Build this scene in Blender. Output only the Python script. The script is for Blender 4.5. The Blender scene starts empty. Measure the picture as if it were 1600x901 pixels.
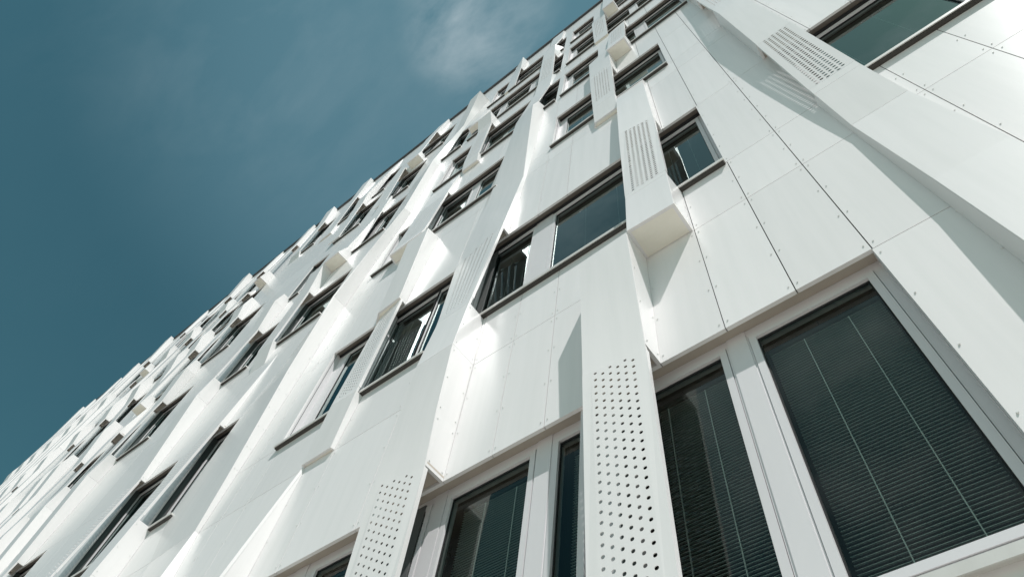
import bpy, bmesh, math, random
from mathutils import Vector, Matrix
random.seed(7)
C = bpy.context.scene.collection
SC = bpy.context.scene

# ------------------------------------------------------------------ camera, sky, sun, exposure
cam_d = bpy.data.cameras.new("camera"); cam = bpy.data.objects.new("camera", cam_d); C.objects.link(cam)
cam_d.sensor_width = 36; cam_d.lens = 1090 / 1600 * 36; cam_d.clip_start = 0.05; cam_d.clip_end = 3000
RR = ((0.78303483, 0.61318715, 0.10420162), (-0.50534098, 0.72487504, -0.46817376), (-0.36261129, 0.31393901, 0.877471))
right, down, fwd = (Vector(r) for r in RR)
m = Matrix((right, -down, -fwd)).transposed().to_4x4()
m.translation = Vector((0, 0, 1.6)); cam.matrix_world = m
SC.camera = cam

CLOUD = ((-.19, .01, .98), (-.36, -.05, .93), (-.453, -.183, .873))
SUN = Vector((1.36, -1.0, 2.8)).normalized()          # towards the sun
elev = math.asin(SUN.z); azim = math.atan2(SUN.x, SUN.y)
W = bpy.data.worlds.new("World"); SC.world = W; W.use_nodes = True
nt = W.node_tree; nt.nodes.clear(); N = nt.nodes.new; LK = nt.links.new
out = N("ShaderNodeOutputWorld"); bg = N("ShaderNodeBackground"); bg.inputs[1].default_value = 0.11
sky = N("ShaderNodeTexSky"); sky.sky_type = 'NISHITA'; sky.sun_disc = False
sky.sun_elevation = elev; sky.sun_rotation = azim; sky.air_density = 1.0; sky.dust_density = 0.6; sky.ozone_density = 1.0
tint = N("ShaderNodeMix"); tint.data_type = 'RGBA'; tint.blend_type = 'MULTIPLY'; tint.inputs[0].default_value = 1.0
tint.inputs[7].default_value = (0.36, 0.67, 0.50, 1)
LK(sky.outputs[0], tint.inputs[6])
tc = N("ShaderNodeTexCoord"); mp = N("ShaderNodeMapping"); mp.inputs['Scale'].default_value = (1.6, 3.4, 2.2); mp.inputs['Rotation'].default_value = (.3, .2, .5)
LK(tc.outputs['Generated'], mp.inputs[0])
n1 = N("ShaderNodeTexNoise"); n1.inputs['Scale'].default_value = 3.2; n1.inputs['Detail'].default_value = 9; n1.inputs['Roughness'].default_value = .58; n1.inputs['Distortion'].default_value = .25
LK(mp.outputs[0], n1.inputs['Vector'])
r1 = N("ShaderNodeMapRange"); r1.inputs[1].default_value = .42; r1.inputs[2].default_value = .78; r1.inputs[3].default_value = 0; r1.inputs[4].default_value = 1
LK(n1.outputs[0], r1.inputs[0])
def blob(v, a, b, k):                                  # one bank of thin cloud round a direction of the sky
    nz = N("ShaderNodeVectorMath"); nz.operation = 'NORMALIZE'; LK(tc.outputs['Generated'], nz.inputs[0])
    dt = N("ShaderNodeVectorMath"); dt.operation = 'DOT_PRODUCT'; dt.inputs[1].default_value = Vector(v).normalized(); LK(nz.outputs[0], dt.inputs[0])
    mr = N("ShaderNodeMapRange"); mr.inputs[1].default_value = math.cos(math.radians(a)); mr.inputs[2].default_value = math.cos(math.radians(b)); mr.inputs[4].default_value = k
    mr.interpolation_type = 'SMOOTHSTEP'; LK(dt.outputs['Value'], mr.inputs[0]); return mr.outputs[0]
def madd(a, b, op='ADD'):
    q = N("ShaderNodeMath"); q.operation = op
    for i, x in enumerate((a, b)):
        if isinstance(x, float): q.inputs[i].default_value = x
        else: LK(x, q.inputs[i])
    return q.outputs[0]
def sight(x, y):
    p = Vector(((x - 800) / 1090, (y - 450.5) / 1090, 1)); return Vector((sum(RR[i][j] * p[i] for i in range(3)) for j in range(3)))
banks = madd(madd(blob(CLOUD[0], 7.2, .5, .52), blob(CLOUD[1], 16, 3, .05)), madd(blob(CLOUD[2], 14, 3, .04), .005))
cov = madd(r1.outputs[0], madd(banks, blob((.12, -.55, .82), 37, 12, .9)), 'MULTIPLY')
cov = madd(cov, blob((.12, -.55, .82), 37, 12, .20))   # more cloud behind the camera, mirrored in the panes
veil = N("ShaderNodeMix"); veil.data_type = 'RGBA'; veil.inputs[7].default_value = (2.9, 5.1, 6.1, 1)
LK(blob((-.30, .05, .95), 27, 2, .17), veil.inputs[0]); LK(tint.outputs[2], veil.inputs[6])
cl = N("ShaderNodeMix"); cl.data_type = 'RGBA'; cl.inputs[7].default_value = (5.2, 5.9, 6.2, 1)
LK(cov, cl.inputs[0]); LK(veil.outputs[2], cl.inputs[6]); LK(cl.outputs[2], bg.inputs[0]); LK(bg.outputs[0], out.inputs[0])

sd = bpy.data.lights.new("sun", 'SUN'); sd.energy = 4.2; sd.angle = math.radians(.53); sd.color = (1, .965, .945)
so = bpy.data.objects.new("sun", sd); C.objects.link(so); so.rotation_euler = (-SUN).to_track_quat('-Z', 'Y').to_euler()
SC.view_settings.view_transform = 'Standard'; SC.view_settings.look = 'None'; SC.view_settings.gamma = 1
SC.view_settings.use_curve_mapping = False; SC.view_settings.exposure = 0.17
SC.cycles.max_bounces = 8; SC.cycles.diffuse_bounces = 4; SC.cycles.glossy_bounces = 4; SC.cycles.transparent_max_bounces = 12
SC.cycles.sample_clamp_indirect = 4; SC.cycles.use_denoising = True

# ------------------------------------------------------------------ materials
def mat(name, col, rough=.5, spec=.5, metal=0, noise=None, bump=None, coat=0):
    M = bpy.data.materials.new(name); M.use_nodes = True; t = M.node_tree; b = t.nodes['Principled BSDF']
    b.inputs['Base Color'].default_value = (*col, 1); b.inputs['Roughness'].default_value = rough
    b.inputs['Specular IOR Level'].default_value = spec; b.inputs['Metallic'].default_value = metal
    b.inputs['Coat Weight'].default_value = coat
    g = t.nodes.new('ShaderNodeTexCoord')
    if noise:
        sc_, amt, col2 = noise
        mpn = t.nodes.new('ShaderNodeMapping'); mpn.inputs['Scale'].default_value = sc_
        t.links.new(g.outputs['Object'], mpn.inputs[0])
        n = t.nodes.new('ShaderNodeTexNoise'); n.inputs['Scale'].default_value = 1; n.inputs['Detail'].default_value = 8; n.inputs['Roughness'].default_value = .6
        t.links.new(mpn.outputs[0], n.inputs['Vector'])
        r = t.nodes.new('ShaderNodeMapRange'); r.inputs[1].default_value = .42; r.inputs[2].default_value = .72; r.inputs[4].default_value = amt
        t.links.new(n.outputs[0], r.inputs[0])
        mx = t.nodes.new('ShaderNodeMix'); mx.data_type = 'RGBA'; mx.inputs[6].default_value = (*col, 1); mx.inputs[7].default_value = (*col2, 1)
        t.links.new(r.outputs[0], mx.inputs[0])
        oi = t.nodes.new('ShaderNodeObjectInfo'); hv = t.nodes.new('ShaderNodeHueSaturation')
        rv = t.nodes.new('ShaderNodeMapRange'); rv.inputs[3].default_value = .95; rv.inputs[4].default_value = 1.015
        t.links.new(oi.outputs['Random'], rv.inputs[0]); t.links.new(rv.outputs[0], hv.inputs['Value'])
        t.links.new(mx.outputs[2], hv.inputs['Color']); t.links.new(hv.outputs[0], b.inputs['Base Color'])
    if bump:
        sc2, st = bump
        n2 = t.nodes.new('ShaderNodeTexNoise'); n2.inputs['Scale'].default_value = sc2; n2.inputs['Detail'].default_value = 4
        t.links.new(g.outputs['Object'], n2.inputs['Vector'])
        bp = t.nodes.new('ShaderNodeBump'); bp.inputs['Strength'].default_value = st; bp.inputs['Distance'].default_value = .01
        t.links.new(n2.outputs[0], bp.inputs['Height']); t.links.new(bp.outputs[0], b.inputs['Normal'])
    return M
M_PANEL = mat('white_cladding', (.80, .78, .782), .24, .28, noise=((11, 11, .7), .38, (.69, .685, .68)), bump=(1.6, .05))
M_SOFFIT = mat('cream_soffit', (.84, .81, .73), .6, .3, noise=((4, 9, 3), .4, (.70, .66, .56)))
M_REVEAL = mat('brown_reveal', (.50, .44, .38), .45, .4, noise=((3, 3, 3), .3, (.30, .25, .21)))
M_REVEAL_SHADED = mat('shaded_brown_reveal', (.20, .17, .15), .45, .4, noise=((3, 3, 3), .3, (.15, .125, .11)))  # same brown reveal, with the shade of upper-storey soffits put into its colour
M_JAMB2 = mat('dark_jamb', (.07, .085, .085), .4, .4)  # on far windows: jamb colour darkened to imitate dark reflections in the glass
M_ROOM_REFL = mat('reflection_grey_room', (.16, .18, .175), .9, .1)  # upper rooms painted lighter to stand in for grey reflections in the panes
M_FRAME = mat('window_frame_paint', (.66, .645, .66), .38, .5, noise=((4, 4, 1), .2, (.56, .55, .56)))
M_SILL = mat('sill_metal', (.62, .61, .59), .35, .5, noise=((6, 2, 2), .4, (.42, .40, .37)))
M_DRIP = mat('sill_drip_dark', (.06, .055, .05), .5, .3)
M_BLACK = mat('black_gasket', (.015, .016, .017), .6, .3)
M_VENT = mat('vent_panel_dark', (.10, .105, .105), .7, .2)
M_MEMB = mat('membrane_grey', (.18, .185, .185), .9, .1)
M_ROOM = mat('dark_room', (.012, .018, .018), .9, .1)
M_BLIND = mat('blind_slat', (.72, .76, .74), .45, .4)
M_CORD = mat('blind_cord', (.75, .77, .75), .6, .3)
M_RIVET = mat('rivet', (.72, .73, .72), .35, .5)
M_CAP = mat('roof_edge_metal', (.045, .05, .055), .4, .5)
M_CONC = mat('interior_wall', (.30, .30, .29), .9, .2)
M_GROUND = mat('pale_paving', (.42, .40, .36), .85, .2, noise=((.6, .6, .6), .5, (.33, .31, .28)))
def glass(name, ior, gcol, tcol):
    M = bpy.data.materials.new(name); M.use_nodes = True; t = M.node_tree; t.nodes.clear()
    o = t.nodes.new('ShaderNodeOutputMaterial'); mx = t.nodes.new('ShaderNodeMixShader')
    tr = t.nodes.new('ShaderNodeBsdfTransparent'); tr.inputs[0].default_value = (*tcol, 1)
    gl = t.nodes.new('ShaderNodeBsdfGlossy'); gl.inputs['Roughness'].default_value = .015; gl.inputs['Color'].default_value = (*gcol, 1)
    fr = t.nodes.new('ShaderNodeFresnel'); fr.inputs['IOR'].default_value = ior
    gt = t.nodes.new('ShaderNodeTexCoord'); nz = t.nodes.new('ShaderNodeTexNoise'); nz.inputs['Scale'].default_value = 1.3
    bp = t.nodes.new('ShaderNodeBump'); bp.inputs['Strength'].default_value = .03; bp.inputs['Distance'].default_value = .05
    t.links.new(gt.outputs['Object'], nz.inputs['Vector']); t.links.new(nz.outputs[0], bp.inputs['Height']); t.links.new(bp.outputs[0], gl.inputs['Normal'])
    t.links.new(fr.outputs[0], mx.inputs[0]); t.links.new(tr.outputs[0], mx.inputs[1]); t.links.new(gl.outputs[0], mx.inputs[2]); t.links.new(mx.outputs[0], o.inputs[0])
    return M
M_GLASS = glass('window_glass', 2.15, (.82, .97, .95), (.60, .72, .71)); M_GLASS0 = glass('clear_window_glass', 1.5, (.9, .95, .9), (.86, .93, .90))

# ------------------------------------------------------------------ helpers.  Facade units: X along the wall, d = distance in
# front of the wall plane, Z height above the eye; one unit is two metres, the wall stands two metres from the eye.
U = 2.0
def P(X, d, Z): return Vector((X * U, (1 - d) * U, 1.6 + Z * U))
def link(name, me, mt, parent=None, kind=None, label=None):
    o = bpy.data.objects.new(name, me); C.objects.link(o)
    if mt and not me.materials: me.materials.append(mt)
    if parent: o.parent = parent
    if kind: o['kind'] = kind
    if label: o['label'] = label
    return o
def mesh(name, vs, fs):
    me = bpy.data.meshes.new(name); me.from_pydata([tuple(v) for v in vs], [], fs); me.update(); return me
building = bpy.data.objects.new('office_building', None); C.objects.link(building)
building.location = (0, 2.0, 0)
building['label'] = 'white office block clad in folded panels with strip windows, seen steeply from below'
building['category'] = 'building'
OFF = Vector((0, 2.0, 0))

def slab(name, poly, t=.012, mt=M_PANEL, gap=0.0, hint=None, parent=None, label=None, kind=None, back=True):
    """a thin plate: outline poly (facade coords), outer face where the outline lies, thickness t behind it"""
    pts = [P(*p) for p in poly]
    c = sum(pts, Vector()) / len(pts)
    n = Vector()
    for i in range(len(pts)):
        a, b = pts[i] - c, pts[(i + 1) % len(pts)] - c; n += a.cross(b)
    if n.length < 1e-9: return None
    n.normalize()
    h = hint if hint is not None else Vector((0, -1, 0))
    if n.dot(h) < 0: pts.reverse(); n = -n
    if gap:
        g = gap * U / 2; q = []; Z_ = Vector((0, 0, 1))
        L = len(pts)
        for i in range(L):
            a, b, d = pts[i - 1], pts[i], pts[(i + 1) % L]
            e1 = (a - b); e2 = (d - b)
            if e1.length < 1e-6 or e2.length < 1e-6: q.append(b); continue
            e1.normalize(); e2.normalize(); s = e1.cross(e2).length
            q.append(b + (e1 + e2) * (g / max(s, .35)))
        pts = q
    L = len(pts); vs = pts + [p - n * t * U for p in pts]
    fs = [tuple(range(L))] if L <= 3 else ([tuple(range(L))] if max(abs((p - pts[0]).dot(n)) for p in pts) < 1e-4 else [(0, i, i + 1) for i in range(1, L - 1)])
    if back: fs += [tuple(L + i for i in reversed(f)) for f in fs]
    fs += [(i, i + L, (i + 1) % L + L, (i + 1) % L) for i in range(L)]
    vs = [v - OFF for v in vs]
    return link(name, mesh(name, vs, fs), mt, parent or building, kind, label)

class MB:
    def __init__(s): s.v = []; s.f = []
    def box(s, x0, x1, d0, d1, z0, z1):
        b = len(s.v); s.v += [P(x, d, z) - OFF for x in (x0, x1) for d in (d0, d1) for z in (z0, z1)]
        s.f += [tuple(b + i for i in q) for q in ((0, 1, 3, 2), (4, 6, 7, 5), (0, 4, 5, 1), (2, 3, 7, 6), (0, 2, 6, 4), (1, 5, 7, 3))]
    def tri(s, pts):
        b = len(s.v); s.v += [P(*p) - OFF for p in pts]; s.f.append(tuple(range(b, b + len(pts))))
    def build(s, name, mt, parent=None, kind=None, label=None):
        if not s.f: return None
        return link(name, mesh(name, s.v, s.f), mt, parent or building, kind, label)

# ------------------------------------------------------------------ levels
S = [.745, 2.68, 4.82, 6.40, 7.92, 9.38]          # sills
L = [1.625, 3.585, 5.68, 7.43, 9.05, 10.45]        # lintels
J = [2.28, 4.53, 6.20, 7.70, 9.24]                 # joints in the spandrels
ROOF = 11.32; XL = -14.4; XR = 3.2
RV = .052                                          # depth of the window reveals
GAP = .0029
#  windows: (band, x0, x1, layout) ; layout: list of ('g'|'p', x0, x1)
WIN = [
 (0, -.745, .117, [('g', -.225, .075), ('p', -.303, -.250), ('g', -.62, -.33), ('p', -.71, -.645)]),
 (0, -1.62, -.745, [('g', -.86+.0, -.745), ('p', -.940, -.885), ('g', -1.277, -.965), ('p', -1.355, -1.30), ('g', -1.6, -1.384)]),
 (0, -2.55, -1.62, [('g', -1.903, -1.66), ('p', -2.03, -1.96), ('g', -2.3, -2.06), ('p', -2.36, -2.31), ('g', -2.53, -2.37)]),
 (1, -.30, -.088, [('g', -.285, -.125)]),
 (1, -1.31, -.475, [('g', -.99, -.49), ('p', -1.12, -1.01), ('g', -1.29, -1.14)]),
 (1, -2.10, -1.66, [('g', -1.83, -1.675), ('g', -2.09, -1.85)]),
 (1, -2.70, -2.20, [('g', -2.60, -2.28)]),
 (2, -.51, -.118, [('g', -.50, -.15)]),
 (2, -1.07, -.66, [('g', -1.0, -.67)]),
 (3, -.50, .24, [('g', -.14, .22), ('p', -.25, -.16), ('g', -.48, -.27)]),
 (3, -1.07, -.66, [('g', -1.0, -.67)]),
 (4, -.52, .25, [('g', -.50, -.25), ('p', -.24, -.15), ('g', -.14, .24)]),
 (4, -1.07, -.66, [('g', -1.0, -.67)]),
 (4, -1.25, -1.16, [('g', -1.245, -1.17)]), (3, -1.26, -1.13, [('g', -1.25, -1.14)]),
 (5, -.36, .6, [('g', -.34, .0), ('g', .02, .5)]),
 (5, -1.07, -.72, [('g', -1.0, -.74)]),
 (5, -1.245, -1.18, [('g', -1.24, -1.19)]),
 (1, .48, 1.5, [('g', .50, .90), ('p', .92, 1.0), ('g', 1.02, 1.45)]),
]
#  folds: sections top to bottom (Z, a, (b, db), (c, dc), d, joint?) ; 'W' = the interval under this section is an open perforated sheet
FOLD = []
def fold(name, secs, **k): FOLD.append((name, secs, k))
# F1, bottom centre
fold('F1', [(2.285, -.72, (-.68, .122), (-.474, .128), -.474, 'S'),
            (1.625, -.72, (-.672, .098), (-.478, .078), -.478, 'W'), (.745, -.69, (-.672, .057), (-.476, .055), -.476, 'E')], perf=(1.605, .80))
# F2, box end above F1
fold('F2', [(4.80, -.50, (-.495, .02), (-.30, .02), -.292, 'S'), (4.53, -.49, (-.485, .07), (-.29, .06), -.285, 'S'),
            (3.60, -.50, (-.478, .10), (-.285, .072), -.285, 'W'), (2.66, -.50, (-.478, .104), (-.288, .104), -.282, 'SJ'), (2.285, -.478, (-.472, .130), (-.284, .124), -.285, 'E')], perf=(3.62, 2.70), box=True)
# G, two thirds left
fold('G', [(11.2, -1.52, (-1.45, .025), (-1.245, .025), -1.24, 'S'), (10.5, -1.5, (-1.45, .03), (-1.25, .03), -1.245, 'W'), (9.6, -1.5, (-1.45, .09), (-1.262, .095), -1.19, 'S'), (9.03, -1.5, (-1.45, .07), (-1.253, .07), -1.25, 'W'), (7.9, -1.5, (-1.45, .025), (-1.25, .025), -1.2, 'S'), (7.44, -1.5, (-1.45, .02), (-1.252, .012), -1.25, 'W'), (6.53, -1.52, (-1.47, .07), (-1.281, .076), -1.262, 'S'), (6.2, -1.60, (-1.50, .08), (-1.272, .125), -1.245, 'S'), (4.53, -1.66, (-1.60, .004), (-1.275, .016), -1.26, 'S'), (3.585, -1.69, (-1.68, .004), (-1.282, .062), -1.285, 'W'),
           (2.66, -1.49, (-1.487, .102), (-1.298, .104), -1.30, 'SJ'), (2.28, -1.675, (-1.482, .125), (-1.285, .126), -1.283, 'SJ'),
           (1.88, -1.61, (-1.482, .117), (-1.283, .105), -1.281, 'S'), (1.625, -1.53, (-1.482, .113), (-1.28, .085), -1.278, 'W'), (.745, -1.50, (-1.48, .055), (-1.28, .055), -1.28, 'E')], perf=(3.62, 2.72), perf2=(1.62, .8), perfU=(9.0, 7.95), perfV=(10.45, 9.65))
fold('H', [(3.60, -2.28, (-2.275, .02), (-2.08, .045), -2.08, 'W'), (2.66, -2.25, (-2.245, .045), (-2.07, .042), -2.068, 'SJ'), (2.285, -2.29, (-2.285, .018), (-2.092, .020), -2.088, 'E')], perf=(3.6, 2.70), box=True)
fold('P', [(4.53, -2.36, (-2.27, .11), (-2.066, .112), -2.05, 'S'), (3.60, -2.34, (-2.275, .05), (-2.087, .057), -2.09, 'E')])
fold('I', [(2.27, -2.30, (-2.295, .0), (-2.28, .012), -2.27, 'S'), (1.6, -2.62, (-2.60, .0), (-2.285, .10), -2.28, 'S'), (.745, -2.7, (-2.65, .0), (-2.29, .14), -2.283, 'E')])
fold('K', [(4.53, -3.45, (-3.42, .0), (-3.04, .120), -3.04, 'SJ'), (3.585, -3.66, (-3.64, .0), (-3.045, .09), -3.03, 'S'), (2.68, -3.67, (-3.65, .0), (-3.045, .04), -3.04, 'S'), (2.28, -3.50, (-3.45, .0), (-3.05, .022), -3.05, 'SJ'),
           (1.4, -3.5, (-3.42, .0), (-2.93, .11), -2.92, 'E')])
# F3, F4, F5, F6 over the middle column
fold('F3', [(6.38, -.715, (-.705, .08), (-.49, .10), -.487, 'S'), (5.68, -.70, (-.69, .08), (-.49, .078), -.487, 'W'), (4.82, -.70, (-.68, .05), (-.50, .05), -.50, 'SJ'), (4.52, -.70, (-.68, .03), (-.505, .03), -.503, 'E')], perf=(5.75, 4.95), box=True)
fold('F4', [(7.9, -.50, (-.49, .0), (-.31, .01), -.305, 'S'), (7.43, -.50, (-.495, .05), (-.31, .06), -.305, 'W'), (6.40, -.50, (-.495, .10), (-.315, .10), -.31, 'S'), (6.18, -.50, (-.495, .12), (-.32, .12), -.32, 'E')], perf=(7.35, 6.45), box=True)
fold('F5', [(9.3, -.70, (-.70, .05), (-.51, .08), -.50, 'S'), (9.05, -.70, (-.70, .06), (-.51, .075), -.505, 'W'), (7.82, -.70, (-.69, .02), (-.52, .02), -.518, 'E')], perf=(9.1, 8.1), box=True)
fold('F6', [(11.3, -.51, (-.505, .06), (-.345, .06), -.345, 'S'), (10.45, -.51, (-.505, .08), (-.345, .08), -.345, 'W'), (9.38, -.51, (-.505, .115), (-.345, .115), -.345, 'S'), (9.15, -.51, (-.505, .122), (-.345, .122), -.345, 'E')], box=True)
# right fold, its left flank towards the eye
fold('R', [(7.2, .24, (.25, .06), (.43, .07), .44, 'S'), (5.68, .27, (.27, .09), (.45, .09), .46, 'W'), (4.82, .275, (.28, .115), (.44, .115), .46, 'SJ'), (4.53, .28, (.284, .124), (.445, .12), .47, 'S'), (3.585, .284, (.29, .09), (.46, .09), .475, 'W'),
           (2.66, .287, (.295, .045), (.472, .045), .478, 'SJ'), (2.285, .294, (.300, .025), (.482, .025), .486, 'SJ'), (1.70, .306, (.318, .043), (.495, .043), .505, 'S'), (1.25, .313, (.322, .070), (.492, .070), .505, 'S'), (.6, .315, (.325, .10), (.495, .10), .51, 'E')], perf=(3.55, 2.72), perfU=(5.5, 4.9))
# roof edge and upper left folds
fold('T', [(11.15, -2.12, (-2.15, .03), (-1.97, .10), -1.947, 'S'), (10.45, -2.16, (-2.15, .03), (-1.96, .06), -1.952, 'W'), (9.38, -2.16, (-2.15, .02), (-1.96, .03), -1.955, 'E')], box=True)

def column(name, X, pts, w=.2, lean=.10, **k):
    """regular fold: pts = (Z, d, kind[, X]) from the top; the front leans: its left edge stands back from its right edge"""
    secs = []
    for i, p in enumerate(pts):
        z, d, kd = p[:3]; x = p[3] if len(p) > 3 else X
        ww, ff = w, .97
        ln = .012 if (k.get('box') or kd[0] == 'W') else lean
        secs.append((z, x - ww - ln * (d > .012), (x - ww, d * ff), (x, d), x + .004, kd))
    fold(name, secs, **k)
j0, j1, j2, j3, j4 = J; s0, s1, s2, s3, s4, s5 = S; l0, l1, l2, l3, l4, l5 = L
column('N', -2.0, [(7.70, .142, 'S'), (l3, .073, 'W'), (s3, .05, 'S'), (6.22, .03, 'E')], w=.19, box=True, perf=1)
column('N2', -2.31, [(8.9, .03, 'S'), (8.25, .078, 'E')], w=.19, box=True)
fold('U', [(10.2, -2.88, (-2.79, .16), (-2.59, .18), -2.57, 'S'), (s5, -3.1, (-3.05, .0), (-2.865, .02), -2.80, 'S'),
           (7.74, -3.35, (-3.33, .0), (-2.92, .094), -2.905, 'SJ'), (6.2, -3.25, (-3.22, .0), (-2.88, .08), -2.865, 'SJ'), (5.3, -3.45, (-3.42, .0), (-2.99, .10), -2.975, 'S'), (4.53, -3.45, (-3.42, .0), (-3.04, .120), -3.04, 'E')])
column('V', -2.22, [(6.2, .02, 'S'), (l2, .045, 'W'), (s2, .07, 'SJ'), (4.73, .078, 'E')], w=.34, perf=1, box=True)
column('A1', -3.585, [(ROOF, .05, 'S'), (l5, .09, 'W'), (s5, .10, 'S'), (9.22, .11, 'E')], w=.22, box=True)
column('A2', -3.80, [(9.22, .02, 'S'), (l4, .093, 'W'), (s4, .04, 'E')])
column('A3', -3.70, [(s4, .04, 'S'), (l3, .03, 'W'), (s3, .01, 'E')])
column('A4', -3.76, [(7.3, .03, 'S'), (s3, .08, 'S'), (j2, .13, 'E')], w=.22, box=True)
column('A5', -3.985, [(j2, .12, 'S'), (l2, .073, 'W'), (s2, .06, 'S'), (j1, .0, 'E')], perf=1)
column('A6', -3.81, [(j1, .0, 'S'), (l1, .047, 'W'), (s1, .10, 'SJ'), (j0, .12, 'SJ'), (l0, .08, 'W'), (s0, .06, 'E')], perf=1, lean=.18)
column('B1', -4.74, [(s3, .09, 'S'), (j2, .12, 'SJ'), (l2, .07, 'W'), (s2, .10, 'SJ'), (j1, .12, 'SJ'), (l1, .046, 'W'), (s1, .10, 'SJ'), (j0, .12, 'SJ'), (l0, .08, 'W'), (s0, .06, 'E')], perf=1, lean=.2)
column('B2', -4.64, [(ROOF, .0, 'S'), (l5, .05, 'S'), (s5, .10, 'S'), (l4, .073, 'W'), (s4, .04, 'E')])
column('B3', -5.36, [(ROOF, .085, 'S'), (l5, .06, 'W'), (s5, .03, 'S'), (l4, .02, 'E')])
column('C1', -6.28, [(s4, .10, 'S'), (7.7, .12, 'SJ'), (l3, .076, 'W'), (s3, .10, 'SJ'), (j2, .12, 'SJ'), (l2, .07, 'W', -6.34), (s2, .10, 'SJ', -6.36), (j1, .12, 'SJ', -6.4), (l1, .062, 'W', -6.45), (s1, .10, 'SJ', -6.45), (j0, .12, 'E', -6.45)], lean=.22)
column('C2', -6.18, [(ROOF, .095, 'S', -6.28), (l5, .067, 'W', -6.14), (s5, .05, 'S'), (j4, .0, 'E')])
column('C3', -6.84, [(ROOF, .06, 'S'), (l5, .06, 'W'), (s5, .10, 'S'), (9.1, .135, 'E')], w=.16, box=True)
column('D1', -7.18, [(9.24, .0, 'S'), (l4, .07, 'W'), (s4, .10, 'SJ'), (7.7, .12, 'S'), (l3, .08, 'W'), (s3, .10, 'S'), (j2, .118, 'E')], w=.19, box=True)
column('D2', -7.14, [(j2, .02, 'S'), (l2, .08, 'W'), (s2, .10, 'SJ'), (j1, .12, 'SJ'), (l1, .06, 'S'), (s1, .10, 'SJ'), (j0, .12, 'E')], lean=.2)
column('D3', -7.72, [(ROOF, .03, 'S'), (l5, .06, 'W'), (s5, .10, 'SJ'), (j4, .12, 'S'), (l4, .078, 'W'), (s4, .10, 'SJ'), (7.7, .12, 'S'), (l3, .07, 'S'), (s3, .0, 'E')], lean=.15)
column('D4', -7.92, [(s3, .10, 'SJ'), (j2, .12, 'S'), (l2, .068, 'W'), (s2, .10, 'SJ'), (j1, .12, 'S'), (l1, .07, 'W'), (s1, .1, 'S'), (j0, .12, 'E')], lean=.2)
column('E1', -8.62, [(ROOF, .105, 'S'), (l5, .07, 'W'), (s5, .10, 'SJ'), (j4, .12, 'S'), (l4, .07, 'W'), (s4, .10, 'SJ'), (7.7, .12, 'S'), (l3, .06, 'W'), (s3, .0, 'E')], lean=.15)
column('E2', -8.9, [(s3, .08, 'SJ'), (j2, .12, 'S'), (l2, .07, 'S'), (s2, .10, 'SJ'), (j1, .12, 'S'), (l1, .07, 'W'), (s1, .1, 'E')], lean=.2)
column('E3', -9.30, [(ROOF, .02, 'S'), (l5, .056, 'W'), (s5, .10, 'SJ'), (j4, .10, 'S'), (l4, .05, 'S'), (s4, .10, 'SJ'), (7.7, .12, 'S'), (l3, .073, 'W'), (s3, .10, 'SJ'), (j2, .12, 'S'), (l2, .07, 'W'), (s2, .1, 'SJ'), (j1, .12, 'E')], lean=.18)
column('E4', -9.96, [(ROOF, .04, 'S'), (l5, .07, 'W'), (s5, .10, 'S'), (9.2, .11, 'E')], w=.18, box=True)
column('E5', -10.16, [(9.2, .03, 'S'), (l4, .07, 'W'), (s4, .10, 'SJ'), (7.7, .12, 'S'), (l3, .07, 'W'), (s3, .10, 'SJ'), (j2, .12, 'S'), (l2, .08, 'W'), (s2, .10, 'S'), (j1, .12, 'E')], lean=.2)
XC = (-11.1, -11.75, -12.25, -12.9, -13.45, -13.9, -14.32)
def kinds(i): return ['W' if (i * 2 + q) % 4 == 0 else 'S' for q in range(4)]
for i, x in enumerate(XC):
    top = (.09, .03, .075, .06, .02, .05, .08)[i]; q = kinds(i)
    column('X%d' % i, x, [(ROOF, top, 'S'), (l5, .07, q[0]), (s5, .10, 'SJ'), (j4, .12, 'S'), (l4, .08, q[1]), (s4, .10, 'SJ'), (7.7, .12, 'S'), (l3, .08, q[2]), (s3, .10, 'SJ'), (j2, .12, 'S'), (l2, .08, q[3]), (s2, .10, 'E')], lean=.2)
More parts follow.
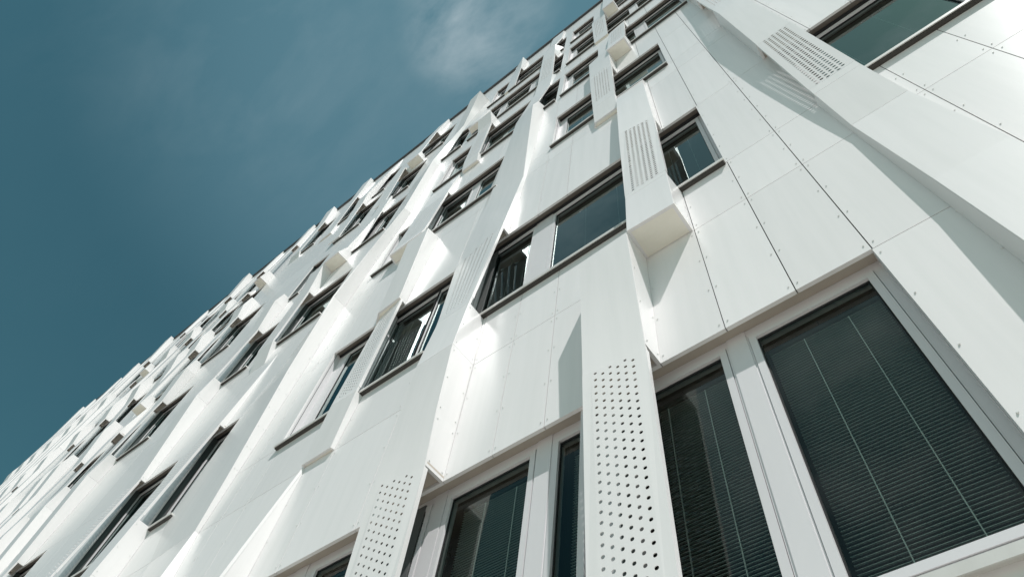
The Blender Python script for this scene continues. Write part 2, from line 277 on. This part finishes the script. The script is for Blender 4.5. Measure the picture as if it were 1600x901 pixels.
WIN += [
 (3, -2.0, -1.50, [('g', -1.98, -1.58)]), (3, -2.62, -2.23, [('g', -2.6, -2.25)]),
 (2, -2.22, -1.56, [('g', -2.2, -2.0), ('p', -1.98, -1.92), ('g', -1.90, -1.60)]), (2, -2.85, -2.62, [('g', -2.8, -2.65)]),
 (4, -2.5, -1.46, [('g', -2.48, -2.2), ('p', -2.18, -2.1), ('g', -2.08, -1.7), ('p', -1.68, -1.6), ('g', -1.58, -1.48)]),
 (5, -1.955, -1.50, [('g', -1.93, -1.55)]), (5, -2.45, -2.16, [('g', -2.4, -2.18)]),
 (5, -3.95, -3.25, [('g', -3.58, -3.4), ('p', -3.38, -3.32), ('g', -3.9, -3.84)]),
 (4, -3.80, -3.45, [('g', -3.78, -3.5)]), (4, -2.93, -2.6, [('g', -2.9, -2.62)]),
 (3, -4.14, -3.30, [('g', -3.68, -3.45), ('g', -4.1, -3.9)]),
 (2, -3.985, -3.45, [('g', -3.95, -3.5)]),
 (1, -3.81, -3.60, [('g', -3.79, -3.62)]),
 (2, -4.74, -4.40, [('g', -4.70, -4.42)]), (1, -4.74, -4.33, [('g', -4.72, -4.36)]),
 (5, -4.95, -4.4, [('g', -4.6, -4.42), ('g', -4.9, -4.8)]), (4, -4.64, -4.30, [('g', -4.62, -4.32)]), (3, -4.9, -4.6, [('g', -4.85, -4.62)]),
 (0, -3.81, -3.40, [('g', -3.79, -3.45)]), (0, -4.74, -4.30, [('g', -4.72, -4.36)]),
 (5, -6.14, -5.9, [('g', -6.1, -5.92)]), (5, -7.1, -6.55, [('g', -6.82, -6.57), ('g', -7.05, -7.0)]), (5, -5.36, -5.1, [('g', -5.34, -5.12)]),
 (4, -5.52, -5.12, [('g', -5.5, -5.15)]), (3, -6.28, -5.8, [('g', -6.2, -5.85)]), (3, -5.52, -5.2, [('g', -5.5, -5.25)]),
 (4, -6.4, -6.0, [('g', -6.3, -6.05)]), (4, -7.18, -6.8, [('g', -7.1, -6.85)]), (3, -7.18, -6.7, [('g', -7.1, -6.8)]),
 (2, -6.34, -5.85, [('g', -6.3, -5.9)]), (1, -6.45, -6.08, [('g', -6.4, -6.1)]), (2, -7.14, -6.8, [('g', -7.1, -6.85)]), (2, -5.52, -5.2, [('g', -5.5, -5.25)]),
 (1, -7.14, -6.8, [('g', -7.1, -6.85)]), (4, -7.72, -7.4, [('g', -7.7, -7.45)]), (5, -7.72, -7.5, [('g', -7.7, -7.55)]), (3, -7.72, -7.45, [('g', -7.7, -7.5)]),
 (2, -7.92, -7.5, [('g', -7.9, -7.55)]), (1, -7.92, -7.5, [('g', -7.9, -7.55)]),
]
for i, (k, x0, x1, lay) in enumerate(WIN):
    if (x1 < -3.2 or (k >= 2 and x1 < -2.2)) and len(lay) == 1: WIN[i] = (k, x0, x1, [('g', x0 + .022, x1 - .022)])
def opens(k, x):
    return any(a_[5][0] == 'W' and b_[0] < (S[k] + L[k]) / 2 < a_[0] and abs(a_[3][0] - x) < .2 for nm, secs, kw in FOLD for a_, b_ in zip(secs[:-1], secs[1:]))
WIN = [w for w in WIN if w[1] > -5 or opens(w[0], w[1])]
for i, (k, x0, x1, lay) in enumerate(WIN):              # strip windows run on behind the open sheets
    for nm, secs, kw in FOLD:
        for a_, b_ in zip(secs[:-1], secs[1:]):
            if a_[5][0] == 'W' and b_[0] < (S[k] + L[k]) / 2 < a_[0] and abs(a_[3][0] - x0) < .045:
                g0 = min(q[1] for q in lay)
                WIN[i] = (k, x0 - .13, x1, [(t, (p - .12) if p == g0 else p, q) for t, p, q in lay])
for x in (-8.62, -9.30):
    for b in (5, 4, 3):
        if opens(b, x): WIN.append((b, x - .13, x + .30, [('g', x - .1, x + .26)]))
for i, x in enumerate(XC):
    for q, b in zip(kinds(i), (5, 4, 3, 2)):
        if q == 'W': WIN.append((b, x - .13, x + .26, [('g', x - .1, x + .22)]))
for x in (-8.9, -9.30, -10.16):
    if opens(2, x): WIN.append((2, x - .13, x + .28, [('g', x - .1, x + .26)]))
WIN += [(5, -9.96, -9.75, [('g', -9.94, -9.78)]), (4, -10.2, -9.9, [('g', -10.15, -9.92)]), (3, -10.2, -9.9, [('g', -10.15, -9.92)])]

RIV = MB()
def rivet(p, n):
    if n.length < .5: return
    u = n.cross(Vector((0, 0, 1)));
    if u.length < .1: return
    u.normalize(); v = n.cross(u); r = .0027 * U; b = len(RIV.v)
    for h, rr in ((.0012, 1), (.0034, .6)):
        for k in range(6):
            an = math.pi / 3 * k; RIV.v.append(p - OFF + n * h * U * .8 + (u * math.cos(an) + v * math.sin(an)) * r * rr)
    for k in range(6):
        j = (k + 1) % 6; RIV.f.append((b + k, b + j, b + 6 + j, b + 6 + k))
    RIV.f.append(tuple(b + 6 + k for k in range(6)))
def rivet_line(a, b, inward, n, step=.2):
    h = (b - a).length / U; cnt = max(2, int(round(h / step)) + 1); m0 = min(.03, h * .2) / h
    for k in range(cnt):
        t = m0 + (1 - 2 * m0) * k / (cnt - 1); rivet(a.lerp(b, t) + inward * .0125 * U, n)

# ------------------------------------------------------------------ ground, back of the wall
def big(name, x0, x1, y0, y1, z, mt):
    me = mesh(name, [(x0, y0, z), (x1, y0, z), (x1, y1, z), (x0, y1, z)], [(0, 1, 2, 3)]); return link(name, me, mt, None, 'structure')
big('ground', -900, 900, -900, 900, 0, M_GROUND)

# ------------------------------------------------------------------ wall panels
def sub(iv, cuts):
    r = []
    for a, b in iv:
        c = [a] + sorted(x for x in cuts if a + .03 < x < b - .03) + [b]
        r += list(zip(c[:-1], c[1:]))
    return r
grid = [round(.12 - .2 * n, 3) for n in range(-16, 75)]
drop = {-.68, -1.88, -2.48}
near = [x for x in grid if round(x, 2) not in drop and x > -3.2]
near2 = [x for i, x in enumerate(grid) if x > -3.2 and round(x, 2) not in drop]
far = [x for i, x in enumerate(grid) if x <= -3.2 and i % 3 == 0]
cuts = near + far
PANELS = []
def wall(x0, x1, z0, z1):
    if x1 - x0 < .004 or z1 - z0 < .01: return
    PANELS.append((x0, x1, z0, z1))
    if x0 > -4.4 and z0 < 5.5 and x1 - x0 > .08 and z1 - z0 > .2:
        for x, s_ in ((x0, 1), (x1, -1)): rivet_line(P(x, 0, z0), P(x, 0, z1), Vector((s_, 0, 0)), Vector((0, -1, 0)))
rows = [(-.8, s0 - .0)]
for k in range(6):
    zt = S[k + 1] if k < 5 else ROOF
    if k < 5:
        rows += [(L[k], J[k]), (J[k], zt)] if (zt - L[k]) > .6 else [(L[k], zt)]
    else: rows += [(L[k], zt)]
for z0, z1 in rows:
    for a, b in sub([(XL, XR)], cuts): wall(a, b, z0, z1)
for k in range(6):
    ops = sorted((w[1], w[2]) for w in WIN if w[0] == k)
    x = XL; iv = []
    for a, b in ops:
        if a > x + .004: iv.append((x, a))
        x = max(x, b)
    iv.append((x, XR))
    for a, b in sub(iv, cuts): wall(a, b, S[k], L[k])
def seen(q):
    pts = []
    for X, Z in ((q[0], q[2]), (q[1], q[2]), (q[1], q[3]), (q[0], q[3])):
        v = Vector((X, 1, Z)); z = fwd.dot(v)
        if z < .05: return 0
        pts.append((800 + 1090 * right.dot(v) / z, 450 + 1090 * down.dot(v) / z))
    cx = sum(p[0] for p in pts) / 4; cy = sum(p[1] for p in pts) / 4
    if not (-150 < cx < 1750 and -120 < cy < 1050): return 0
    return abs(sum(pts[i - 1][0] * pts[i][1] - pts[i][0] * pts[i - 1][1] for i in range(4))) / 2
PANELS.sort(key=seen, reverse=True)
for q in PANELS[:298]: slab('wall_panel', [(q[0], 0, q[2]), (q[1], 0, q[2]), (q[1], 0, q[3]), (q[0], 0, q[3])], gap=GAP)
mb = MB(); g_ = GAP / 2
for q in PANELS[298:]: mb.box(q[0] + g_, q[1] - g_, -.012, 0, q[2] + g_, q[3] - g_)
mb.build('wall_panel', M_PANEL, kind='stuff')
# dark membrane behind the panel joints (one sheet per row so that it never covers an opening)
mb = MB()
for z0, z1 in rows: mb.box(XL, XR, -.022, -.019, z0 + (.035 if z0 in L else 0), z1)
for k in range(6):
    ops = sorted((w[1], w[2]) for w in WIN if w[0] == k); x = XL
    for a, b in ops + [(XR, XR)]:
        if a > x + .004: mb.box(x, a, -.0225, -.0195, S[k], L[k])
        x = max(x, b)
mb.build('wall_membrane', M_MEMB)
mb = MB(); mb.box(XL - .02, XR, -8, .03, ROOF + .001, ROOF + .09); mb.build('roof_edge', M_CAP)
mb = MB(); mb.box(XL - .0, XL + .02, -6, -.03, -.8, ROOF); mb.box(XL + .02, XR, -6.02, -6, -.8, ROOF); mb.box(XR, XR + .02, -6, -.02, -.8, ROOF); mb.build('end_wall', M_PANEL)

# ------------------------------------------------------------------ windows
wn = 0
def window(k, x0, x1, lay):
    z0, z1 = S[k], L[k]; near = x0 > -2.7 and k < 2
    r = bpy.data.objects.new('window', None); C.objects.link(r); r.parent = building
    r.location = P((x0 + x1) / 2, 0, z0) - OFF
    def put(o):
        if o: o.parent = r; o.location = -r.location
        return o
    # reveal
    z1o = z1; z1 = z1 + .024
    mb = MB(); mb.tri([(x0, -.0122, z1o + .003), (x1, -.0122, z1o + .003), (x1, -RV, z1), (x0, -RV, z1)]); mb.tri([(x0, -.0122, z1o + .008), (x1, -.0122, z1o + .008), (x1, -RV, z1 + .005), (x0, -RV, z1 + .005)]); put(mb.build('soffit', M_REVEAL if k == 0 else M_REVEAL_SHADED)); mb = MB()
    if k: mb.box(x0, x1, -RV - .001, -RV + .014, z1 - .018, z1 - .0045); put(mb.build('head_gap', M_BLACK))
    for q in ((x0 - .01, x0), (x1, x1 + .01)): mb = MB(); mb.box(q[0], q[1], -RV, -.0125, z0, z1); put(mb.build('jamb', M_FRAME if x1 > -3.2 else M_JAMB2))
    # frame with sash openings
    d0, d1 = -RV - .03, -RV
    glasses = sorted((a, b) for t, a, b in lay if t == 'g')
    panels = sorted((a, b) for t, a, b in lay if t == 'p')
    sash = .019
    zt, zb = z1 - .050, z0 + .085
    mb = MB(); x = x0
    for a, b in glasses:
        a2, b2 = a - sash, b + sash
        if a2 > x: mb.box(x, a2 - .0016, d0, d1, z0, z1)
        x = b2 + .0016
        mb.box(a2 - .0016, b2 + .0016, d0, d1, zt + sash + .0016, z1); mb.box(a2 - .0016, b2 + .0016, d0, d1, z0, zb - sash - .0016)
    if x < x1: mb.box(x, x1, d0, d1, z0, z1)
    put(mb.build('frame', M_FRAME))
    for a, b in panels:
        if near: mb = MB(); mb.box(a, b, d1, d1 + .0035, z0 + .035, z1 - .002); put(mb.build('mullion_panel', M_FRAME))
    mb = MB(); mb.box(x0, x1, d0 - .012, d0 - .002, zt + sash, z1); mb.box(x0, x1, d0 - .012, d0 - .002, z0, zb - sash)
    for a, b in zip([x0] + [g[1] + sash for g in glasses], [g[0] - sash for g in glasses] + [x1]):
        if b > a: mb.box(a - .006, b + .006, d0 - .012, d0 - .002, z0, z1)
    put(mb.build('gasket', M_BLACK))
    for a, b in glasses:
        mb = MB()
        mb.box(a - sash, a, d0, d1 + .003, zb - sash, zt + sash); mb.box(b, b + sash, d0, d1 + .003, zb - sash, zt + sash)
        mb.box(a, b, d0, d1 + .003, zt, zt + sash); mb.box(a, b, d0, d1 + .003, zb - sash, zb)
        sa = put(mb.build('sash', M_FRAME))
        mb = MB(); mb.tri([(a, d1 - .010, zb), (b, d1 - .010, zb), (b, d1 - .010, zt), (a, d1 - .010, zt)]); put(mb.build('pane', M_GLASS0 if k == 0 else M_GLASS))
        e = .0035; mb = MB()
        for q in ((a, a + e, zb, zt), (b - e, b, zb, zt), (a, b, zt - e * 2, zt), (a, b, zb, zb + e)): mb.box(q[0], q[1], d1 - .0098, d1 - .006, q[2], q[3])
        put(mb.build('gasket', M_BLACK))
        # blinds between/behind the panes
        cords = [a + (b - a) * .33, a + (b - a) * .72] if b - a > .2 else [a + (b - a) * .5]
        mb = MB()
        for cx in cords: mb.box(cx - .0011, cx + .0011, -RV - .052, -RV - .049, zb, zt - .03)
        put(mb.build('blind_cord', M_CORD))
        if k == 0:
            mb = MB(); z = zb + .004; pitch = .0098
            while z < zt - .016:
                p_ = [(a + .004, -RV - .058, z), (b - .004, -RV - .058, z), (b - .004, -RV - .0645, z + .0016), (a + .004, -RV - .0645, z + .0016)]
                mb.tri(p_); mb.tri([(a + .004, -RV - .058, z), (b - .004, -RV - .058, z), (b - .004, -RV - .0583, z + .0013), (a + .004, -RV - .0583, z + .0013)]); z += pitch
            put(mb.build('blind_slats', M_BLIND, kind='stuff'))
            mb = MB(); mb.box(a + .003, b - .003, -RV - .08, -RV - .055, zt - .014, zt); put(mb.build('blind_headbox', M_JAMB2))
    # sill
    mb = MB(); mb.box(x0 - .004, x1 + .004, -RV, .022, z0 - .006, z0 + .006); mb.box(x0 - .004, x1 + .004, .019, .023, z0 - .014, z0 + .006); put(mb.build('sill', M_SILL))
    mb = MB()
    if k: mb.box(x0, x1, -.004, .0175, z0 - .020, z0 - .0065); put(mb.build('sill_drip', M_DRIP))
    # room behind
    mb = MB(); D = -.9
    mb.tri([(x0, D, z0), (x1, D, z0), (x1, D, z1), (x0, D, z1)])
    mb.tri([(x0, D, z1 + .03), (x1, D, z1 + .03), (x1, d0, z1 + .03), (x0, d0, z1 + .03)])
    mb.tri([(x0 - .2, D, z0 - .1), (x1 + .2, D, z0 - .1), (x1 + .2, d0, z0 - .1), (x0 - .2, d0, z0 - .1)])
    for xx in (x0 - .1, x1 + .1): mb.tri([(xx, D, z0 - .1), (xx, d0, z0 - .1), (xx, d0, z1 + .1), (xx, D, z1 + .1)])
    put(mb.build('room_lining', M_ROOM_REFL if k else M_ROOM))
for w in WIN: window(*w)

# ------------------------------------------------------------------ folds
def V3(p): return Vector(p)
def lerp(p, q, t): return tuple(p[i] + (q[i] - p[i]) * t for i in range(3))
def strip(name, left, rightp, t=.012, mt=M_PANEL, hint=None, gap=GAP, sub=3, flush=(0, 0)):
    """a bent plate: two polylines from top to bottom, thickness t towards the wall; slightly warped quads are ruled and shaded smooth"""
    A = [P(*p) for p in left]; B = [P(*p) for p in rightp]; h = hint or Vector((0, -1, 0))
    g = gap * U / 2
    mid_ = [(b - a) for a, b in zip(A, B)]
    if max(v.length for v in mid_) < .004: return None
    A2 = [a + (b - a).normalized() * min(g, (b - a).length * .3) for a, b in zip(A, B)]; B2 = [b + (a - b).normalized() * min(g, (b - a).length * .3) for a, b in zip(A, B)]
    for s, e, fl in ((0, 1, flush[0]), (-1, -2, flush[1])):
        gg = 0 if fl else g
        A2[s] = A2[s] + (A2[e] - A2[s]).normalized() * gg; B2[s] = B2[s] + (B2[e] - B2[s]).normalized() * gg
    rows = []
    for i in range(len(A2) - 1):
        warp = abs((B2[i] - A2[i]).cross(A2[i + 1] - A2[i]).normalized().dot((B2[i + 1] - A2[i]))) > .004
        m_ = sub if warp else 1
        for j in range(m_): rows.append((A2[i].lerp(A2[i + 1], j / m_), B2[i].lerp(B2[i + 1], j / m_)))
    rows.append((A2[-1], B2[-1])); n = len(rows); nn = []
    for i in range(n):
        j, k = max(i - 1, 0), min(i + 1, n - 1)
        v = (rows[i][1] - rows[i][0]).cross((rows[k][0] + rows[k][1]) - (rows[j][0] + rows[j][1])); v.normalize()
        if v.dot(h) < 0: v = -v
        nn.append(v)
    F = [p - OFF for r in rows for p in (r[0], r[1])]; Bk = [p - OFF - v * t * U for r, v in zip(rows, nn) for p in r]
    vs = F + Bk + F + Bk; o = 2 * n; fs = []
    for i in range(n - 1): fs.append((2 * i, 2 * i + 2, 2 * i + 3, 2 * i + 1))
    nf = len(fs)
    for i in range(n - 1): fs.append((o + 2 * i, o + 2 * i + 1, o + 2 * i + 3, o + 2 * i + 2))
    q = 2 * o
    for i in range(n - 1):
        for c in (0, 1):
            a, b = q + 2 * i + c, q + 2 * i + 2 + c; fs.append((a, a + o, b + o, b) if c == 0 else (a, b, b + o, a + o))
    fs.append((q, q + 1, q + 1 + o, q + o)); e = q + 2 * (n - 1); fs.append((e, e + o, e + 1 + o, e + 1))
    # orient the front outwards
    v0, v1, v2 = (Vector(vs[i]) for i in fs[0][:3])
    if (v1 - v0).cross(v2 - v0).dot(nn[0]) < 0: fs = [tuple(reversed(f)) for f in fs]
    me = mesh(name, vs, fs)
    if n > len(A): 
        for i in range(nf): me.polygons[i].use_smooth = True
    return link(name, me, mt, building)
def perforated(name, b0, c0, b1, c1, cols=6, pitch=.0285, hole=.0052, t=.0016, sides=8, margin=.15):
    """a sheet with real round holes: b0,c0 top left/right, b1,c1 bottom left/right"""
    w = (Vector(c0) - Vector(b0)).length; h = (Vector(b0) - Vector(b1)).length
    def Q(u, v): return P(*lerp(lerp(b1, c1, u), lerp(b0, c0, u), v)) - OFF
    u0, u1 = margin, 1 - margin; cw = (u1 - u0) / cols
    rows_ = max(2, int(h / pitch)); v0 = .0
    rv = (1.0 / rows_); ru, rvv = hole / w, hole / h
    vs = []; fs = []
    def quad(ua, ub, va, vb):
        b = len(vs); vs.extend([Q(ua, va), Q(ub, va), Q(ub, vb), Q(ua, vb)]); fs.append((b, b + 1, b + 2, b + 3))
    quad(0, u0, 0, 1); quad(u1, 1, 0, 1)
    nr = (Q(1, 0) - Q(0, 0)).cross(Q(0, 1) - Q(0, 0)).normalized() * t * U
    for c in range(cols):
        ua, ub = u0 + c * cw, u0 + (c + 1) * cw; uc = (ua + ub) / 2
        off = rv / 2 if c % 2 else 0
        if off: quad(ua, ub, 0, off); quad(ua, ub, 1 - off, 1)
        for r in range(rows_ - (1 if off else 0)):
            va = off + r * rv; vb = va + rv; vc = (va + vb) / 2
            b = len(vs)
            ring = []
            for s in range(sides):
                an = 2 * math.pi * (s + .5) / sides; ring.append((uc + ru * math.cos(an), vc + rvv * math.sin(an)))
            outer = [(ub, vb), (ua, vb), (ua, va), (ub, va)]
            vs.extend(Q(*p) for p in outer); vs.extend(Q(*p) for p in ring); vs.extend(Q(*p) - nr for p in ring)
            q4 = sides // 4
            for k in range(4):
                i0 = k * q4
                for s in range(q4 - 1): fs.append((b + k, b + 4 + i0 + s + 1, b + 4 + i0 + s))
                lst = i0 + q4 - 1; nx = (lst + 1) % sides
                fs.append((b + k, b + (k + 1) % 4, b + 4 + nx, b + 4 + lst))
            for s in range(sides): fs.append((b + 4 + s, b + 4 + (s + 1) % sides, b + 4 + sides + (s + 1) % sides, b + 4 + sides + s))
    # edge returns
    b = len(vs); e = .016 * U; eb = Vector((0, 1, 0)) * e
    vs.extend([Q(1, 0), Q(1, 1), Q(1, 1) + eb, Q(1, 0) + eb, Q(0, 0), Q(0, 1), Q(0, 1) + eb, Q(0, 0) + eb])
    fs.extend([(b, b + 3, b + 2, b + 1), (b + 4, b + 5, b + 6, b + 7)])
    me = mesh(name, vs, fs)
    return link(name, me, M_PANEL, building)

def clipseg(sec, z):
    """front edge points b, c at height z"""
    for s, e in zip(sec[:-1], sec[1:]):
        if s[0] >= z >= e[0]:
            t = (s[0] - z) / (s[0] - e[0]); f = lambda i: (s[i][0] + (e[i][0] - s[i][0]) * t, s[i][1] + (e[i][1] - s[i][1]) * t, z)
            return f(2), f(3)
EPS = .0012
def build_fold(name, secs, k):
    # front: runs between joints (seams 'J' and the ends of the perforated part)
    zs = [s[0] for s in secs]
    stops = [secs[0][0]] + [s[0] for s in secs[1:-1] if 'J' in s[5]] + [secs[-1][0]]
    perf = []
    if k.get('perf') == 1:
        for s, e in zip(secs[:-1], secs[1:]):
            if s[5][0] == 'W': perf.append((s[0] - .03, e[0] + .04))
    else:
        for key in ('perf', 'perf2', 'perfU', 'perfV'):
            if k.get(key): perf.append(k[key])
    for a, b in perf:
        stops += [z for z in (a, b)]
    stops = sorted(set(round(z, 4) for z in stops), reverse=True)
    X = secs[0][3][0]
    for z0, z1 in zip(stops[:-1], stops[1:]):
        if z0 - z1 < .01: continue
        b0, c0 = clipseg(secs, z0); b1, c1 = clipseg(secs, z1)
        if any(abs(z0 - a) < 1e-3 and abs(z1 - b) < 1e-3 for a, b in perf):
            mid = [z for z in zs if z1 + .005 < z < z0 - .005]
            pts = [z0] + mid + [z1]
            big_ = X > -1.6 and z0 < 5
            for p, q in zip(pts[:-1], pts[1:]):
                bb0, cc0 = clipseg(secs, p); bb1, cc1 = clipseg(secs, q)
                perforated('perforated_panel', bb0, cc0, bb1, cc1, sides=8 if big_ else 4, pitch=.0285 if (big_ and z0 < 2) else .0255, hole=.0052 if (big_ and z0 < 2) else .0076)
        else:
            mid = [z for z in zs if z1 + .005 < z < z0 - .005]
            pts = [z0] + mid + [z1]
            E_ = [clipseg(secs, z) for z in pts]
            strip('fold_front_panel', [e[0] for e in E_], [e[1] for e in E_], gap=GAP * .6, flush=(0, 1 if z1 in (1.605, 1.62) else 0))
    # flanks, soffits, backing
    i = 0
    while i < len(secs) - 1:
        s, e = secs[i], secs[i + 1]
        if s[5][0] == 'S':
            run = [s, e]; q = i + 1
            while q < len(secs) - 1 and secs[q][5] == 'S': run.append(secs[q + 1]); q += 1
            c = [(r[3][0], r[3][1] - EPS, r[0]) for r in run]; d = [(r[4], 0 if r[3][1] > .004 else -.002, r[0]) for r in run]
            b = [(r[2][0], r[2][1] - EPS, r[0]) for r in run]; a = [(r[1], 0 if r[2][1] > .004 else -.002, r[0]) for r in run]
            if secs[0][3][0] > -5 and e[0] < 6:
                for (p0, q0), (p1, q1) in zip(zip(c[:-1], d[:-1]), zip(c[1:], d[1:])):
                    A_, B_, C_ = P(*p0), P(*q0), P(*p1); D_ = P(*q1)
                    w_ = (B_ - A_).length; nn_ = (B_ - A_).cross(C_ - A_)
                    if w_ > .09 and nn_.length > 1e-6:
                        nn_.normalize(); nn_ = nn_ if nn_.x > 0 else -nn_
                        rivet_line(B_, D_, (A_ - B_).normalized(), nn_)
                        rivet_line(A_, C_, (B_ - A_).normalized(), nn_)
            if max(p[1] for p in c) > .01: strip('fold_side_panel', [p for p in c], [p for p in d], hint=Vector((1, -.2, 0)), gap=GAP * .5)
            if max(p[1] for p in b) > .01: strip('fold_side_panel', [p for p in a], [p for p in b], hint=Vector((-1, -.2, 0)), gap=GAP * .5)
            i = q
        else:
            # the vent grille in the window plane, hidden behind the open perforated sheet
            xa, xb = min(s[2][0], e[2][0]) + .015, s[3][0] - .11
            if xb - xa > .03: mbk = MB(); mbk.box(xa, xb, -RV + .001, -RV + .006, e[0], s[0]); mbk.build('vent_panel', M_VENT)
            i += 1
    # undersides where the fold opens or ends
    for q in range(1, len(secs)):
        s = secs[q]; prev = secs[q - 1][5][0]
        if prev == 'S' and s[5][0] in 'WE' and max(s[2][1], s[3][1]) > .008:
            pts = [(s[1], .001, s[0]), (s[2][0], max(s[2][1] - .006, .001), s[0]), (s[3][0], s[3][1] - .006, s[0]), (s[4], .001, s[0])]
            if s[5][0] == 'W':
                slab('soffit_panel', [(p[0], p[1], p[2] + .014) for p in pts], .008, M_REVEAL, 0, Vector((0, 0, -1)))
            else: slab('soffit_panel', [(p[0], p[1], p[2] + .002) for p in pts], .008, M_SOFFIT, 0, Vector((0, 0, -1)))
        if prev == 'W' and s[5][0] == 'E' and k.get('box') and s[3][1] > .008:
            slab('soffit_panel', [(s[2][0], 0, s[0]), (s[2][0], s[2][1] - .004, s[0]), (s[3][0], s[3][1] - .004, s[0]), (s[3][0], 0, s[0])], .008, M_SOFFIT, 0, Vector((0, 0, -1)))
    for q in range(0, len(secs)):
        s = secs[q]
        if s[5][0] == 'S' and (q == 0 or secs[q - 1][5][0] == 'W') and max(s[2][1], s[3][1]) > .02:
            slab('top_panel', [(s[1], .001, s[0] - .003), (s[2][0], max(s[2][1] - .008, .001), s[0] - .003), (s[3][0], s[3][1] - .008, s[0] - .003), (s[4], .001, s[0] - .003)], .006, M_PANEL, 0, Vector((0, 0, 1)))
for f in FOLD: build_fold(*f)
RIV.build('rivets', M_RIVET, kind='stuff')
